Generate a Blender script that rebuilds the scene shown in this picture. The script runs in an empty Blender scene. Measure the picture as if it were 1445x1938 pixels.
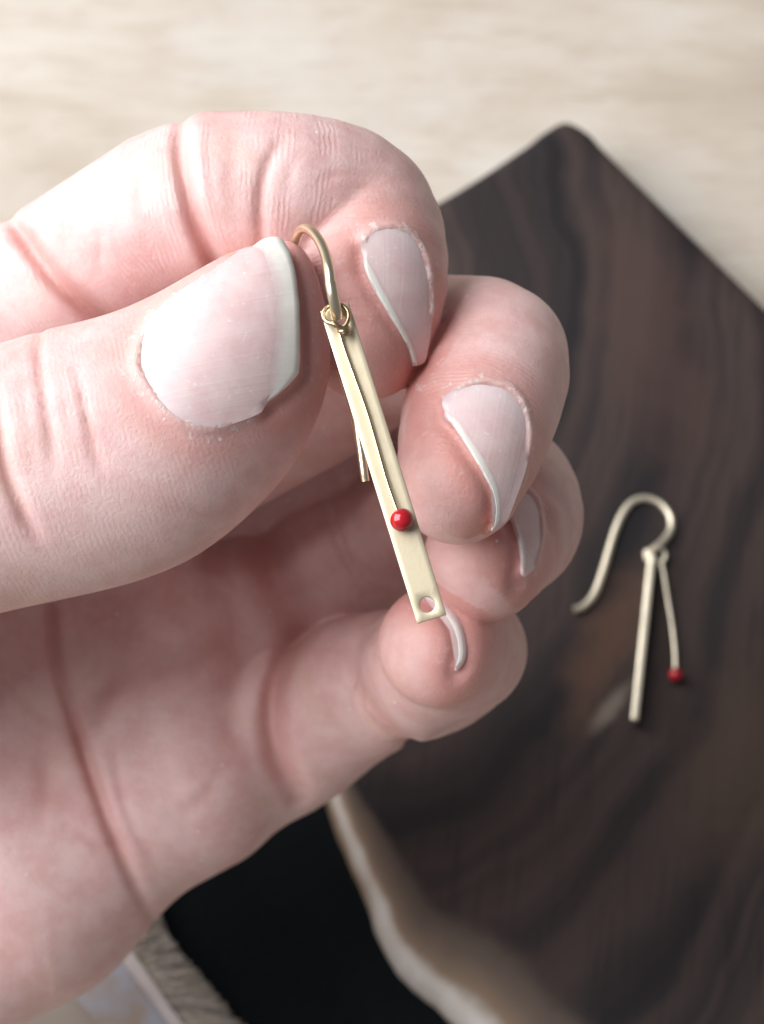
import bpy, bmesh, math, random
import numpy as np
from mathutils import Vector, Matrix
from mathutils.geometry import delaunay_2d_cdt

# ------------------------------------------------------------------ camera, light, exposure
scene = bpy.context.scene
TILT = math.radians(22.0)          # the phone looks down, leaning forward a little
FOCUS = 140.0                      # mm from lens to the earring in the hand
CAM_H = 259.6                      # mm from lens to the table top
PXMM = 22.23                       # photograph pixels per mm in the plane of focus
cam_data = bpy.data.cameras.new('camera')
cam = bpy.data.objects.new('camera', cam_data)
scene.collection.objects.link(cam)
cam.location = (0, 0, CAM_H / 1000)
cam.rotation_euler = (TILT, 0, 0)
cam_data.sensor_fit = 'HORIZONTAL'
cam_data.sensor_width = 36
cam_data.lens = 36 * FOCUS / 65.0
cam_data.clip_start = 0.005
cam_data.clip_end = 20
cam_data.dof.use_dof = True
cam_data.dof.focus_distance = (FOCUS + 1.5) / 1000
cam_data.dof.aperture_fstop = 46
scene.camera = cam

world = bpy.data.worlds.new('World')
scene.world = world
world.use_nodes = True
bg = world.node_tree.nodes['Background']
bg.inputs['Color'].default_value = (0.95, 0.95, 1.0, 1)
bg.inputs['Strength'].default_value = 0.165

def area(name, loc, target, size, power, color):
    l = bpy.data.lights.new(name, 'AREA')
    l.shape = 'RECTANGLE'; l.size, l.size_y = size
    l.energy = power; l.color = color
    o = bpy.data.objects.new(name, l)
    scene.collection.objects.link(o)
    o.location = loc
    o.rotation_euler = (Vector(target) - Vector(loc)).to_track_quat('-Z', 'Y').to_euler()
    return o
area('window_light', (-0.82, 0.24, 0.84), (0, 0.06, 0.1), (1.2, 1.2), 33.5, (0.98, 0.985, 1.0))

scene.view_settings.view_transform = 'Standard'
scene.view_settings.look = 'None'
scene.view_settings.exposure = 0.0
scene.view_settings.gamma = 1.0
scene.cycles.use_denoising = True
scene.cycles.max_bounces = 5
scene.cycles.diffuse_bounces = 3
scene.cycles.glossy_bounces = 3
scene.cycles.caustics_reflective = False
scene.cycles.caustics_refractive = False
scene.cycles.adaptive_threshold = 0.02

# ------------------------------------------------------------------ coordinates
# hand space: mm, x right, y up in the picture, z towards the lens, z = 0 in the plane of focus
ct, st = math.cos(TILT), math.sin(TILT)
def at(px, py, z=0.0):
    k = (FOCUS - z) / FOCUS / PXMM
    return np.array([(px - 722.5) * k, -(py - 969.0) * k, z])
def to_world(P):
    P = np.atleast_2d(np.asarray(P, float))
    x = P[:, 0]; y = P[:, 1]; z = P[:, 2] - FOCUS
    return np.stack([x, y * ct - z * st, y * st + z * ct + CAM_H], 1) / 1000.0
def ground(px, py, h=0.0):
    """table-plane point (mm, world axes) seen at a photograph pixel, at height h above the table"""
    d = np.array([(px - 722.5) / PXMM / FOCUS, -(py - 969.0) / PXMM / FOCUS, -1.0])
    w = np.array([d[0], d[1] * ct - d[2] * st, d[1] * st + d[2] * ct])
    t = (h - CAM_H) / w[2]
    return np.array([w[0] * t, w[1] * t, h])

def new_obj(name, verts, faces, mat=None, parent=None, smooth=True, origin=None):
    verts = np.asarray(verts, float)
    if origin is None:
        origin = (0.0, 0.0, 0.0)
    o3 = np.asarray(origin, float)
    me = bpy.data.meshes.new(name)
    me.from_pydata((verts - o3).tolist(), [], [tuple(map(int, f)) for f in faces])
    me.update()
    if smooth:
        me.polygons.foreach_set('use_smooth', [True] * len(me.polygons))
    if mat is not None:
        me.materials.append(mat)
    o = bpy.data.objects.new(name, me)
    scene.collection.objects.link(o)
    if parent is not None:
        o.parent = parent
        o.matrix_parent_inverse = Matrix.Identity(4)
        p0 = np.array(parent['_o']) if '_o' in parent else np.zeros(3)
        o.location = o3 - p0
        o['_o'] = tuple(o3)
    else:
        o.location = o3
        o['_o'] = tuple(o3)
    return o
def empty(name, loc):
    o = bpy.data.objects.new(name, None)
    o.empty_display_size = 0.01
    scene.collection.objects.link(o)
    o.location = loc
    o['_o'] = tuple(float(v) for v in loc)
    return o
def tag(o, label=None, cat=None, kind=None, group=None):
    if label: o['label'] = label
    if cat: o['category'] = cat
    if kind: o['kind'] = kind
    if group: o['group'] = group
    return o

# ------------------------------------------------------------------ node helpers
class NT:
    def __init__(self, name):
        self.mat = bpy.data.materials.new(name)
        self.mat.use_nodes = True
        self.t = self.mat.node_tree
        self.p = self.t.nodes['Principled BSDF']
        self.out = self.t.nodes['Material Output']
    def n(self, typ, **kw):
        nd = self.t.nodes.new(typ)
        for k, v in kw.items():
            if k.startswith('_'):
                setattr(nd, k[1:], v)
            else:
                key = int(k[1:]) if (k[0] == 'i' and k[1:].isdigit()) else k.replace('__', ' ')
                self.set(nd.inputs[key], v)
        return nd
    def set(self, sock, v):
        if isinstance(v, bpy.types.NodeSocket):
            self.t.links.new(v, sock)
        else:
            sock.default_value = v
    def math(self, op, a, b=0.0, c=0.0, clamp=False):
        nd = self.t.nodes.new('ShaderNodeMath'); nd.operation = op; nd.use_clamp = clamp
        self.set(nd.inputs[0], a); self.set(nd.inputs[1], b); self.set(nd.inputs[2], c)
        return nd.outputs[0]
    def mix(self, f, a, b, mode='MIX'):
        nd = self.t.nodes.new('ShaderNodeMix'); nd.data_type = 'RGBA'; nd.blend_type = mode
        self.set(nd.inputs[0], f)
        self.set(nd.inputs[6], a if isinstance(a, bpy.types.NodeSocket) else (*a, 1))
        self.set(nd.inputs[7], b if isinstance(b, bpy.types.NodeSocket) else (*b, 1))
        return nd.outputs[2]
    def ramp(self, f, stops):
        nd = self.t.nodes.new('ShaderNodeValToRGB')
        self.set(nd.inputs[0], f)
        e = nd.color_ramp.elements
        while len(e) < len(stops): e.new(0.5)
        for el, (pos, c) in zip(e, stops):
            el.position = pos
            el.color = (*c, 1) if len(c) == 3 else c
        return nd.outputs[0]
    def smooth(self, v, lo, hi):
        nd = self.t.nodes.new('ShaderNodeMapRange'); nd.interpolation_type = 'SMOOTHSTEP'
        self.set(nd.inputs[0], v); nd.inputs[1].default_value = lo; nd.inputs[2].default_value = hi
        return nd.outputs[0]
    def noise(self, vec, scale, detail=3.0, rough=0.5, dist=0.0, dim='3D'):
        nd = self.t.nodes.new('ShaderNodeTexNoise'); nd.noise_dimensions = dim
        if dim != '1D' and vec is not None: self.set(nd.inputs['Vector'], vec)
        if dim in ('1D', '4D') and vec is not None and dim == '1D': self.set(nd.inputs['W'], vec)
        nd.inputs['Scale'].default_value = scale
        nd.inputs['Detail'].default_value = detail
        nd.inputs['Roughness'].default_value = rough
        nd.inputs['Distortion'].default_value = dist
        return nd.outputs[0]
    def attr(self, name):
        nd = self.t.nodes.new('ShaderNodeAttribute'); nd.attribute_name = name
        return nd
    def bump(self, h, strength, dist, normal=None):
        nd = self.t.nodes.new('ShaderNodeBump')
        self.set(nd.inputs['Height'], h)
        nd.inputs['Strength'].default_value = strength
        nd.inputs['Distance'].default_value = dist
        if normal is not None: self.set(nd.inputs['Normal'], normal)
        return nd.outputs[0]

# ------------------------------------------------------------------ materials
def mat_skin():
    m = NT('skin'); p = m.p
    tc = m.n('ShaderNodeTexCoord').outputs['Object']
    feat = m.attr('feat').outputs['Color']
    sep = m.n('ShaderNodeSeparateColor', i0=feat)
    crease, dry, red = sep.outputs[0], sep.outputs[1], sep.outputs[2]
    fc = m.attr('fcoord').outputs['Vector']
    mott = m.noise(tc, 260, 4, 0.6)
    mott2 = m.noise(tc, 900, 3, 0.6)
    base = m.mix(m.smooth(mott, 0.35, 0.68), (0.80, 0.555, 0.535), (0.72, 0.44, 0.42))
    blotch = m.noise(tc, 75, 3, 0.55)
    base = m.mix(m.math('MULTIPLY', m.smooth(blotch, 0.46, 0.70), 0.40), base, (0.70, 0.36, 0.34))
    base = m.mix(m.math('MULTIPLY', m.smooth(blotch, 0.44, 0.28), 0.35), base, (0.80, 0.60, 0.56))
    tan = m.noise(tc, 120, 3, 0.6)
    base = m.mix(m.math('MULTIPLY', m.smooth(tan, 0.52, 0.72), 0.35), base, (0.70, 0.47, 0.37))
    base = m.mix(m.math('MULTIPLY', m.smooth(mott2, 0.42, 0.75), 0.30), base, (0.86, 0.64, 0.59))
    base = m.mix(m.math('MULTIPLY', red, 0.75, clamp=True), base, (0.66, 0.27, 0.23))
    base = m.mix(m.math('MULTIPLY', crease, 0.6, clamp=True), base, (0.55, 0.25, 0.22))
    fl = m.noise(tc, 1150, 4, 0.62)
    flake = m.math('MULTIPLY', m.smooth(m.math('ADD', fl, m.math('MULTIPLY', dry, 0.12)), 0.61, 0.70), m.smooth(dry, 0.05, 0.5), clamp=True)
    base = m.mix(m.math('MULTIPLY', flake, 0.5, clamp=True), base, (0.86, 0.80, 0.76))
    cut = m.attr('feat').outputs['Alpha']
    base = m.mix(m.math('MULTIPLY', cut, m.math('MULTIPLY', m.smooth(fl, 0.30, 0.60), 0.42), clamp=True), base, (0.88, 0.77, 0.70))
    # sparse pale specks: sparkle of dry skin cells put into the colour
    vo = m.n('ShaderNodeTexVoronoi', Vector=tc, Scale=420.0)
    vr = m.n('ShaderNodeSeparateColor', i0=vo.outputs['Color'])
    spk = m.math('MULTIPLY', m.math('LESS_THAN', vo.outputs['Distance'], 0.075), m.math('GREATER_THAN', vr.outputs[0], 0.72))
    base = m.mix(m.math('MULTIPLY', spk, 0.7), base, (0.9, 0.84, 0.8))
    m.set(p.inputs['Base Color'], base)
    p.inputs['Subsurface Weight'].default_value = 0.35
    p.inputs['Subsurface Radius'].default_value = (1.0, 0.38, 0.26)
    p.inputs['Subsurface Scale'].default_value = 0.0020
    p.subsurface_method = 'BURLEY'
    m.set(p.inputs['Roughness'], m.math('ADD', 0.34, m.math('MULTIPLY', mott2, 0.24)))
    p.inputs['Specular IOR Level'].default_value = 0.42
    # relief: flexure lines across the finger, cell pattern, pores
    wob = m.noise(tc, 500, 3, 0.6)
    s = m.n('ShaderNodeSeparateXYZ', i0=fc)
    lin = m.math('ADD', m.math('MULTIPLY', s.outputs[0], 13.0), m.math('MULTIPLY', wob, 9.0))
    wave = m.math('SINE', lin)
    amp = m.math('MULTIPLY', s.outputs[1], m.smooth(m.noise(tc, 330, 2, 0.5), 0.40, 0.62))
    vor = m.n('ShaderNodeTexVoronoi', Vector=tc, Scale=1500.0, _feature='DISTANCE_TO_EDGE')
    cell = m.smooth(vor.outputs['Distance'], 0.0, 0.25)
    fine = m.noise(tc, 2900, 4, 0.7)
    h = m.math('ADD', m.math('MULTIPLY', wave, m.math('MULTIPLY', amp, 0.28)),
               m.math('ADD', m.math('MULTIPLY', cell, 0.16), m.math('MULTIPLY', fine, 1.2)))
    h = m.math('ADD', h, m.math('MULTIPLY', flake, 0.7))
    h = m.math('ADD', h, m.math('MULTIPLY', mott, 0.4))
    m.set(p.inputs['Normal'], m.bump(h, 0.55, 0.00009))
    return m.mat

def mat_nail(edge=False):
    m = NT('nail_free_edge' if edge else 'nail_plate'); p = m.p
    tc = m.n('ShaderNodeTexCoord').outputs['Object']
    fc = m.attr('fcoord').outputs['Vector']
    s = m.n('ShaderNodeSeparateXYZ', i0=fc)
    across = m.math('ADD', s.outputs[0], m.math('MULTIPLY', m.noise(tc, 200, 2, 0.5), 0.25))
    ridge = m.noise(across, 2.6, 3, 0.6, dim='1D')
    blot = m.noise(tc, 420, 4, 0.6)
    if edge:
        col = m.mix(m.smooth(blot, 0.35, 0.7), (0.90, 0.87, 0.80), (0.84, 0.80, 0.73))
        tt = m.math('ADD', s.outputs[2], m.math('MULTIPLY', m.math('SUBTRACT', m.noise(tc, 700, 3, 0.6), 0.5), 0.5))
        col = m.mix(m.math('MULTIPLY', m.smooth(tt, 0.45, 1.0), 0.9), col, (0.80, 0.62, 0.61))
        sss = 0.2
    else:
        col = m.mix(m.smooth(blot, 0.35, 0.7), (0.82, 0.62, 0.61), (0.76, 0.52, 0.51))
        col = m.mix(m.math('MULTIPLY', m.smooth(s.outputs[1], 0.45, 0.0), 0.45), col, (0.78, 0.68, 0.70))
        col = m.mix(m.math('MULTIPLY', m.smooth(ridge, 0.5, 0.75), 0.07), col, (0.92, 0.86, 0.86))
        fl = m.noise(tc, 1500, 4, 0.7)
        col = m.mix(m.math('MULTIPLY', m.smooth(fl, 0.60, 0.70), 0.5), col, (0.92, 0.9, 0.88))
        sss = 0.3
    m.set(p.inputs['Base Color'], col)
    p.inputs['Subsurface Weight'].default_value = sss
    p.inputs['Subsurface Radius'].default_value = (1.0, 0.5, 0.45)
    p.inputs['Subsurface Scale'].default_value = 0.0012
    p.subsurface_method = 'BURLEY'
    p.inputs['Coat Weight'].default_value = 0.0 if edge else 0.25
    p.inputs['Coat Roughness'].default_value = 0.26
    p.inputs['Specular IOR Level'].default_value = 0.5
    m.set(p.inputs['Roughness'], m.math('ADD', 0.30, m.math('MULTIPLY', blot, 0.24)))
    hh = m.math('ADD', m.math('MULTIPLY', ridge, 1.0), m.math('MULTIPLY', m.noise(tc, 1800, 3, 0.6), 0.35))
    m.set(p.inputs['Normal'], m.bump(hh, 0.45, 0.00005))
    return m.mat

def mat_gold(name, rough, col, wear=0.1):
    m = NT(name); p = m.p
    tc = m.n('ShaderNodeTexCoord').outputs['Object']
    n1 = m.noise(tc, 500, 4, 0.6)
    n2 = m.noise(tc, 4200, 2, 0.6)
    c = m.mix(m.smooth(n1, 0.3, 0.75), col, tuple(x * (1 - wear) for x in col))
    m.set(p.inputs['Base Color'], c)
    p.inputs['Metallic'].default_value = 1.0
    m.set(p.inputs['Roughness'], m.math('ADD', rough - 0.06, m.math('MULTIPLY', n1, 0.13)))
    m.set(p.inputs['Normal'], m.bump(m.math('ADD', n2, m.math('MULTIPLY', n1, 0.5)), 0.3, 0.00002))
    return m.mat

def mat_red():
    m = NT('red_enamel'); p = m.p
    tc = m.n('ShaderNodeTexCoord').outputs['Object']
    c = m.mix(m.smooth(m.noise(tc, 900, 3, 0.6), 0.3, 0.7), (0.52, 0.012, 0.022), (0.36, 0.008, 0.016))
    m.set(p.inputs['Base Color'], c)
    p.inputs['Roughness'].default_value = 0.16
    p.inputs['Specular IOR Level'].default_value = 0.6
    p.inputs['Coat Weight'].default_value = 0.3
    p.inputs['Coat Roughness'].default_value = 0.08
    return m.mat

def mat_table():
    m = NT('pale_table_wood'); p = m.p
    tc = m.n('ShaderNodeTexCoord').outputs['Object']
    mp = m.n('ShaderNodeMapping', Vector=tc); mp.inputs['Scale'].default_value = (13, 34, 30)
    mp.inputs['Rotation'].default_value = (0, 0, math.radians(-4))
    v = mp.outputs[0]
    a = m.noise(v, 1.0, 5, 0.6, 0.4)
    b = m.noise(v, 6.0, 4, 0.6)
    mp2 = m.n('ShaderNodeMapping', Vector=tc); mp2.inputs['Scale'].default_value = (22, 34, 30)
    cl = m.noise(mp2.outputs[0], 1.0, 4, 0.6)
    col = m.mix(m.smooth(a, 0.32, 0.68), (0.475, 0.40, 0.32), (0.605, 0.55, 0.475))
    col = m.mix(m.math('MULTIPLY', m.smooth(b, 0.45, 0.75), 0.35), col, (0.40, 0.32, 0.24))
    col = m.mix(m.math('MULTIPLY', m.smooth(cl, 0.48, 0.7), 0.5), col, (0.64, 0.605, 0.56))
    pores = m.n('ShaderNodeMapping', Vector=tc); pores.inputs['Scale'].default_value = (60, 900, 30)
    pn = m.noise(pores.outputs[0], 1.0, 2, 0.5)
    col = m.mix(m.math('MULTIPLY', m.smooth(pn, 0.60, 0.72), 0.35), col, (0.30, 0.22, 0.15))
    m.set(p.inputs['Base Color'], col)
    m.set(p.inputs['Roughness'], m.math('ADD', 0.45, m.math('MULTIPLY', a, 0.2)))
    m.set(p.inputs['Normal'], m.bump(m.math('ADD', b, pn), 0.3, 0.0004))
    return m.mat

def mat_walnut():
    m = NT('walnut'); p = m.p
    tc = m.n('ShaderNodeTexCoord').outputs['Object']
    # growth rings: long curved lines round a centre under the hand
    c = ground(770, 600, 12) / 1000
    mp = m.n('ShaderNodeMapping', Vector=tc, _vector_type='TEXTURE')
    mp.inputs['Location'].default_value = (c[0], c[1], 0.0)
    mp.inputs['Rotation'].default_value = (0, 0, math.radians(-8))
    mp.inputs['Scale'].default_value = (1, 1.9, 40)
    wob = m.noise(tc, 34, 2, 0.5)
    wob2 = m.noise(tc, 120, 3, 0.6)
    r = m.n('ShaderNodeVectorMath', i0=mp.outputs[0], _operation='LENGTH').outputs['Value']
    r = m.math('ADD', r, m.math('MULTIPLY', wob, 0.012))
    r = m.math('ADD', r, m.math('MULTIPLY', wob2, 0.0005))
    g1 = m.noise(r, 105, 3, 0.5, dim='1D')
    fibre = m.n('ShaderNodeMapping', Vector=mp.outputs[0]); fibre.inputs['Scale'].default_value = (1100, 90, 30)
    fib = m.noise(fibre.outputs[0], 1.0, 3, 0.6)
    g2 = m.noise(r, 60, 2, 0.5, dim='1D')
    big = m.noise(tc, 22, 2, 0.5)
    col = m.mix(m.smooth(g1, 0.32, 0.68), (0.0140, 0.0115, 0.0135), (0.058, 0.039, 0.034))
    col = m.mix(m.math('MULTIPLY', m.smooth(g2, 0.48, 0.7), 0.30), col, (0.012, 0.0105, 0.012))
    col = m.mix(m.math('MULTIPLY', m.smooth(big, 0.5, 0.72), 0.18), col, (0.058, 0.034, 0.028))
    col = m.mix(m.math('MULTIPLY', m.smooth(fib, 0.50, 0.72), 0.45), col, (0.008, 0.006, 0.0065))
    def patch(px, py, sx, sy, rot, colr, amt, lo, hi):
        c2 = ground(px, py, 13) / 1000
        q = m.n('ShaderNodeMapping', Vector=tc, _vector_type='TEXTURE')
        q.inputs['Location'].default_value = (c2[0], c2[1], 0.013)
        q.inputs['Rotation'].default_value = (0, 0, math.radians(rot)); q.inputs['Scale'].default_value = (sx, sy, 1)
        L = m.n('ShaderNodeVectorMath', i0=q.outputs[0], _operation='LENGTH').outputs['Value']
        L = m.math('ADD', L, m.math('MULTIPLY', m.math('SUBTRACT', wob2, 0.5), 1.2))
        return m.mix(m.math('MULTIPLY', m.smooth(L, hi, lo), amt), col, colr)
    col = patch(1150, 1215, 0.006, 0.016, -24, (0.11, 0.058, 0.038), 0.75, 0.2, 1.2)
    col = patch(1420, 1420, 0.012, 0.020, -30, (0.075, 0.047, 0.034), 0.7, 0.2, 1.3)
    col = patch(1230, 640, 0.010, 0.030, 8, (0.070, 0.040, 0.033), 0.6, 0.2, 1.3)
    col = patch(1160, 1332, 0.0016, 0.0052, -38, (0.30, 0.25, 0.20), 0.55, 0.3, 1.2)  # soft light reflection beside the far bar, painted as a pale patch
    # sapwood along the live edge
    sap = m.attr('sap').outputs['Fac']
    sn = m.noise(tc, 90, 4, 0.6)
    sapv = m.math('ADD', sap, m.math('MULTIPLY', m.math('SUBTRACT', sn, 0.5), 0.4))
    smask = m.smooth(sapv, 1.10, 0.75)
    scol = m.ramp(sapv, [(0.0, (0.60, 0.57, 0.54)), (0.10, (0.54, 0.49, 0.44)), (0.24, (0.27, 0.19, 0.13)), (0.55, (0.15, 0.11, 0.085)), (1.0, (0.06, 0.042, 0.036))])
    col = m.mix(smask, col, scol)
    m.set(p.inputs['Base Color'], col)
    m.set(p.inputs['Roughness'], m.math('ADD', 0.44, m.math('MULTIPLY', g1, 0.2)))
    p.inputs['Specular IOR Level'].default_value = 0.32
    m.set(p.inputs['Normal'], m.bump(m.math('ADD', m.math('MULTIPLY', g1, 0.4), m.math('MULTIPLY', sn, 0.4)), 0.2, 0.0003))
    return m.mat

def mat_plain(name, c1, c2, scale, rough, bump=0.0, dist=0.0005, sheen=0.0):
    m = NT(name); p = m.p
    tc = m.n('ShaderNodeTexCoord').outputs['Object']
    n1 = m.noise(tc, scale, 4, 0.6)
    m.set(p.inputs['Base Color'], m.mix(m.smooth(n1, 0.3, 0.7), c1, c2))
    p.inputs['Roughness'].default_value = rough
    p.inputs['Specular IOR Level'].default_value = 0.12
    if bump:
        m.set(p.inputs['Normal'], m.bump(n1, bump, dist))
    return m.mat

SKIN = mat_skin(); NAIL = mat_nail(); NAIL_EDGE = mat_nail(True)
GOLD = mat_gold('satin_gold', 0.52, (0.76, 0.665, 0.485))
GOLD_WIRE = mat_gold('gold_wire', 0.30, (0.92, 0.80, 0.58))
GOLD_DARK = mat_gold('tarnished_gold_wire', 0.30, (0.62, 0.47, 0.28), 0.35)
GOLD_PIN = mat_gold('gold_pin', 0.16, (0.90, 0.72, 0.45))
RED = mat_red(); TABLE = mat_table(); WALNUT = mat_walnut()
BLACK = mat_plain('black_cloth', (0.0042, 0.006, 0.0075), (0.006, 0.008, 0.0095), 900, 0.95, 0.3)
DENIM = mat_plain('grey_blue_cloth', (0.56, 0.47, 0.39), (0.58, 0.64, 0.74), 160, 0.9, 0.5)
HEM = mat_plain('pale_hem', (0.80, 0.74, 0.73), (0.86, 0.82, 0.80), 300, 0.85, 0.4)
def mat_threads():
    m = NT('tan_threads')
    m.set(m.p.inputs['Base Color'], m.ramp(m.attr('rnd').outputs['Fac'], [(0, (0.30, 0.29, 0.30)), (0.3, (0.55, 0.49, 0.40)), (0.7, (0.80, 0.74, 0.63)), (1, (0.86, 0.82, 0.76))]))
    m.p.inputs['Roughness'].default_value = 0.9
    return m.mat
FRINGE = mat_threads()

# ------------------------------------------------------------------ the table
me_v = [(-1.2, -0.9, 0), (1.2, -0.9, 0), (1.2, 1.3, 0), (-1.2, 1.3, 0)]
tv, tf = [], []
for (x, y, _) in me_v: tv.append((x, y, 0.0))
for (x, y, _) in me_v: tv.append((x, y, -0.03))
tf = [(0, 1, 2, 3), (7, 6, 5, 4), (0, 4, 5, 1), (1, 5, 6, 2), (2, 6, 7, 3), (3, 7, 4, 0)]
table = tag(new_obj('table_top', tv, tf, TABLE, smooth=False), 'pale beige wooden table top under everything', kind='structure')

# ------------------------------------------------------------------ the walnut board
def catmull(P, n, closed=False):
    P = np.asarray(P, float); out = []
    N = len(P)
    rng = range(N) if closed else range(N - 1)
    for i in rng:
        if closed:
            p0, p1, p2, p3 = P[(i - 1) % N], P[i], P[(i + 1) % N], P[(i + 2) % N]
        else:
            p0 = P[i - 1] if i > 0 else 2 * P[0] - P[1]
            p1, p2 = P[i], P[i + 1]
            p3 = P[i + 2] if i + 2 < N else 2 * P[-1] - P[-2]
        for k in range(n):
            t = k / n
            out.append(0.5 * ((2 * p1) + (-p0 + p2) * t + (2 * p0 - 5 * p1 + 4 * p2 - p3) * t * t + (-p0 + 3 * p1 - 3 * p2 + p3) * t ** 3))
    if not closed: out.append(P[-1])
    return np.array(out)

def poly_sd(X, Y, poly):
    d = np.full(X.shape, 1e9); ins = np.zeros(X.shape, bool)
    n = len(poly)
    for i in range(n):
        x0, y0 = poly[i]; x1, y1 = poly[(i + 1) % n]
        ex, ey = x1 - x0, y1 - y0
        t = np.clip(((X - x0) * ex + (Y - y0) * ey) / (ex * ex + ey * ey + 1e-12), 0, 1)
        d = np.minimum(d, (X - x0 - t * ex) ** 2 + (Y - y0 - t * ey) ** 2)
        c = ((y0 > Y) != (y1 > Y)) & (X < ex * (Y - y0) / (ey if abs(ey) > 1e-9 else 1e-9) + x0)
        ins ^= c
    return np.where(ins, -1, 1) * np.sqrt(d)

def build_board():
    BH = 13.0
    # outline of the top face, clockwise; third value: live edge weight, fourth: sapwood width in mm
    O = [(560, 520, 0, 1), (840, 370, 0, 1), (985, 278, 0, 1), (1030, 244, 0, 1), (1070, 224, 0, 1), (1114, 244, 0, 1), (1150, 282, 0, 1),
         (1300, 430, 0, 1), (1445, 572, 0, 1), (1700, 815, 0, 1), (1960, 1060, 0, 1), (2060, 1150, 0.0, 1), (2090, 1230, .4, 4),
         (2000, 1450, 1, 14), (1820, 1800, 1, 12), (1560, 2120, 1, 12), (1330, 2230, 1, 12), (1120, 2140, 1, 13), (980, 2030, 1, 15),
         (880, 1925, 1, 15), (820, 1868, 1, 13), (775, 1830, 1, 11), (740, 1770, 1, 9.5), (705, 1680, 1, 7.5), (662, 1580, 1, 6),
         (628, 1490, 1, 4), (590, 1350, 1, 4), (545, 1180, 1, 5), (500, 980, 1, 6), (470, 780, .8, 5), (470, 640, .4, 3), (500, 565, .1, 2)]
    O = np.array(O, float)
    S = catmull(O, 8, True)
    rs = np.random.RandomState(3)
    pts = np.array([ground(a, b, BH)[:2] for a, b in S[:, :2]])
    live = np.clip(S[:, 2], 0, 1); sapw = np.clip(S[:, 3] * 0.85, 1, 40)
    n = len(pts)
    # wavy live edge
    w = np.zeros(n)
    for f, a in ((17, .5), (31, .35), (53, .25)):
        w += a * np.sin(np.arange(n) / n * 2 * np.pi * f + rs.rand() * 6)
    tang = np.roll(pts, -1, 0) - np.roll(pts, 1, 0)
    tang /= np.linalg.norm(tang, axis=1)[:, None]
    nrm = np.stack([-tang[:, 1], tang[:, 0]], 1)
    cen = pts.mean(0)
    if ((pts - cen) * nrm).sum() > 0: nrm = -nrm       # inward
    pts = pts - nrm * (w * live)[:, None] * 0.16
    # smoothed inward normals for deep insets
    nr = nrm.copy()
    for _ in range(10): nr = (np.roll(nr, 1, 0) + nr * 2 + np.roll(nr, -1, 0)) / 4
    nr /= np.linalg.norm(nr, axis=1)[:, None]
    prof = [(-0.2, 2.0, 0.0), (-0.6, .4, 2.5), (-0.8, -1.2, 5.0), (-0.8, -1.6, 7.0), (-0.7, -1.2, 9.0), (-0.2, -.3, 11.0), (0.5, .35, 12.2), (1.2, 1.0, 12.8), (2.2, 1.9, 13.0)]
    V = []
    for (a, b, h) in prof:
        ins = a * (1 - live) + b * live
        q = pts + nr * ins[:, None]
        V += [(q[i, 0], q[i, 1], h) for i in range(n)]
    F = []
    for k in range(len(prof) - 1):
        for i in range(n):
            j = (i + 1) % n
            F.append((k * n + i, k * n + j, (k + 1) * n + j, (k + 1) * n + i))
    top = np.array([v[:2] for v in V[-n:]]); b0 = len(V) - n
    X, Y = np.meshgrid(np.arange(top[:, 0].min(), top[:, 0].max(), 3.0), np.arange(top[:, 1].min(), top[:, 1].max(), 3.0))
    X = X.ravel(); Y = Y.ravel()
    keep = poly_sd(X, Y, top) < -1.2
    inner = np.stack([X[keep], Y[keep]], 1)
    allp = [Vector(p) for p in np.concatenate([top, inner])]
    res = delaunay_2d_cdt(allp, [], [list(range(n))], 1, 1e-5)
    remap = []
    for v, og in zip(res[0], res[3]):
        if og and og[0] < n: remap.append(b0 + og[0])
        else:
            V.append((v[0], v[1], 13.0)); remap.append(len(V) - 1)
    F += [[remap[i] for i in f] for f in res[2]]
    F.append([n - 1 - i for i in range(n)])
    V = np.array(V)
    sap = np.empty(len(V))
    for c0 in range(0, len(V), 4000):
        Dm = np.sqrt(((V[c0:c0 + 4000, None, :2] - pts[None]) ** 2).sum(2))
        sc_ = Dm / sapw[None] + (1 - np.minimum(1, live * 1.5))[None] * 9
        sap[c0:c0 + 4000] = np.minimum(sc_.min(1), 1.6)
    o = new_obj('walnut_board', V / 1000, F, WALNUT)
    at_ = o.data.attributes.new('sap', 'FLOAT', 'POINT')
    at_.data.foreach_set('value', sap.astype(np.float32))
    bm = bmesh.new(); bm.from_mesh(o.data)
    bmesh.ops.recalc_face_normals(bm, faces=bm.faces)
    bm.to_mesh(o.data); bm.free()
    tag(o, 'dark walnut board with rounded corner and pale live edge, lying on the table', 'board')
    return o
board = build_board()

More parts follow.
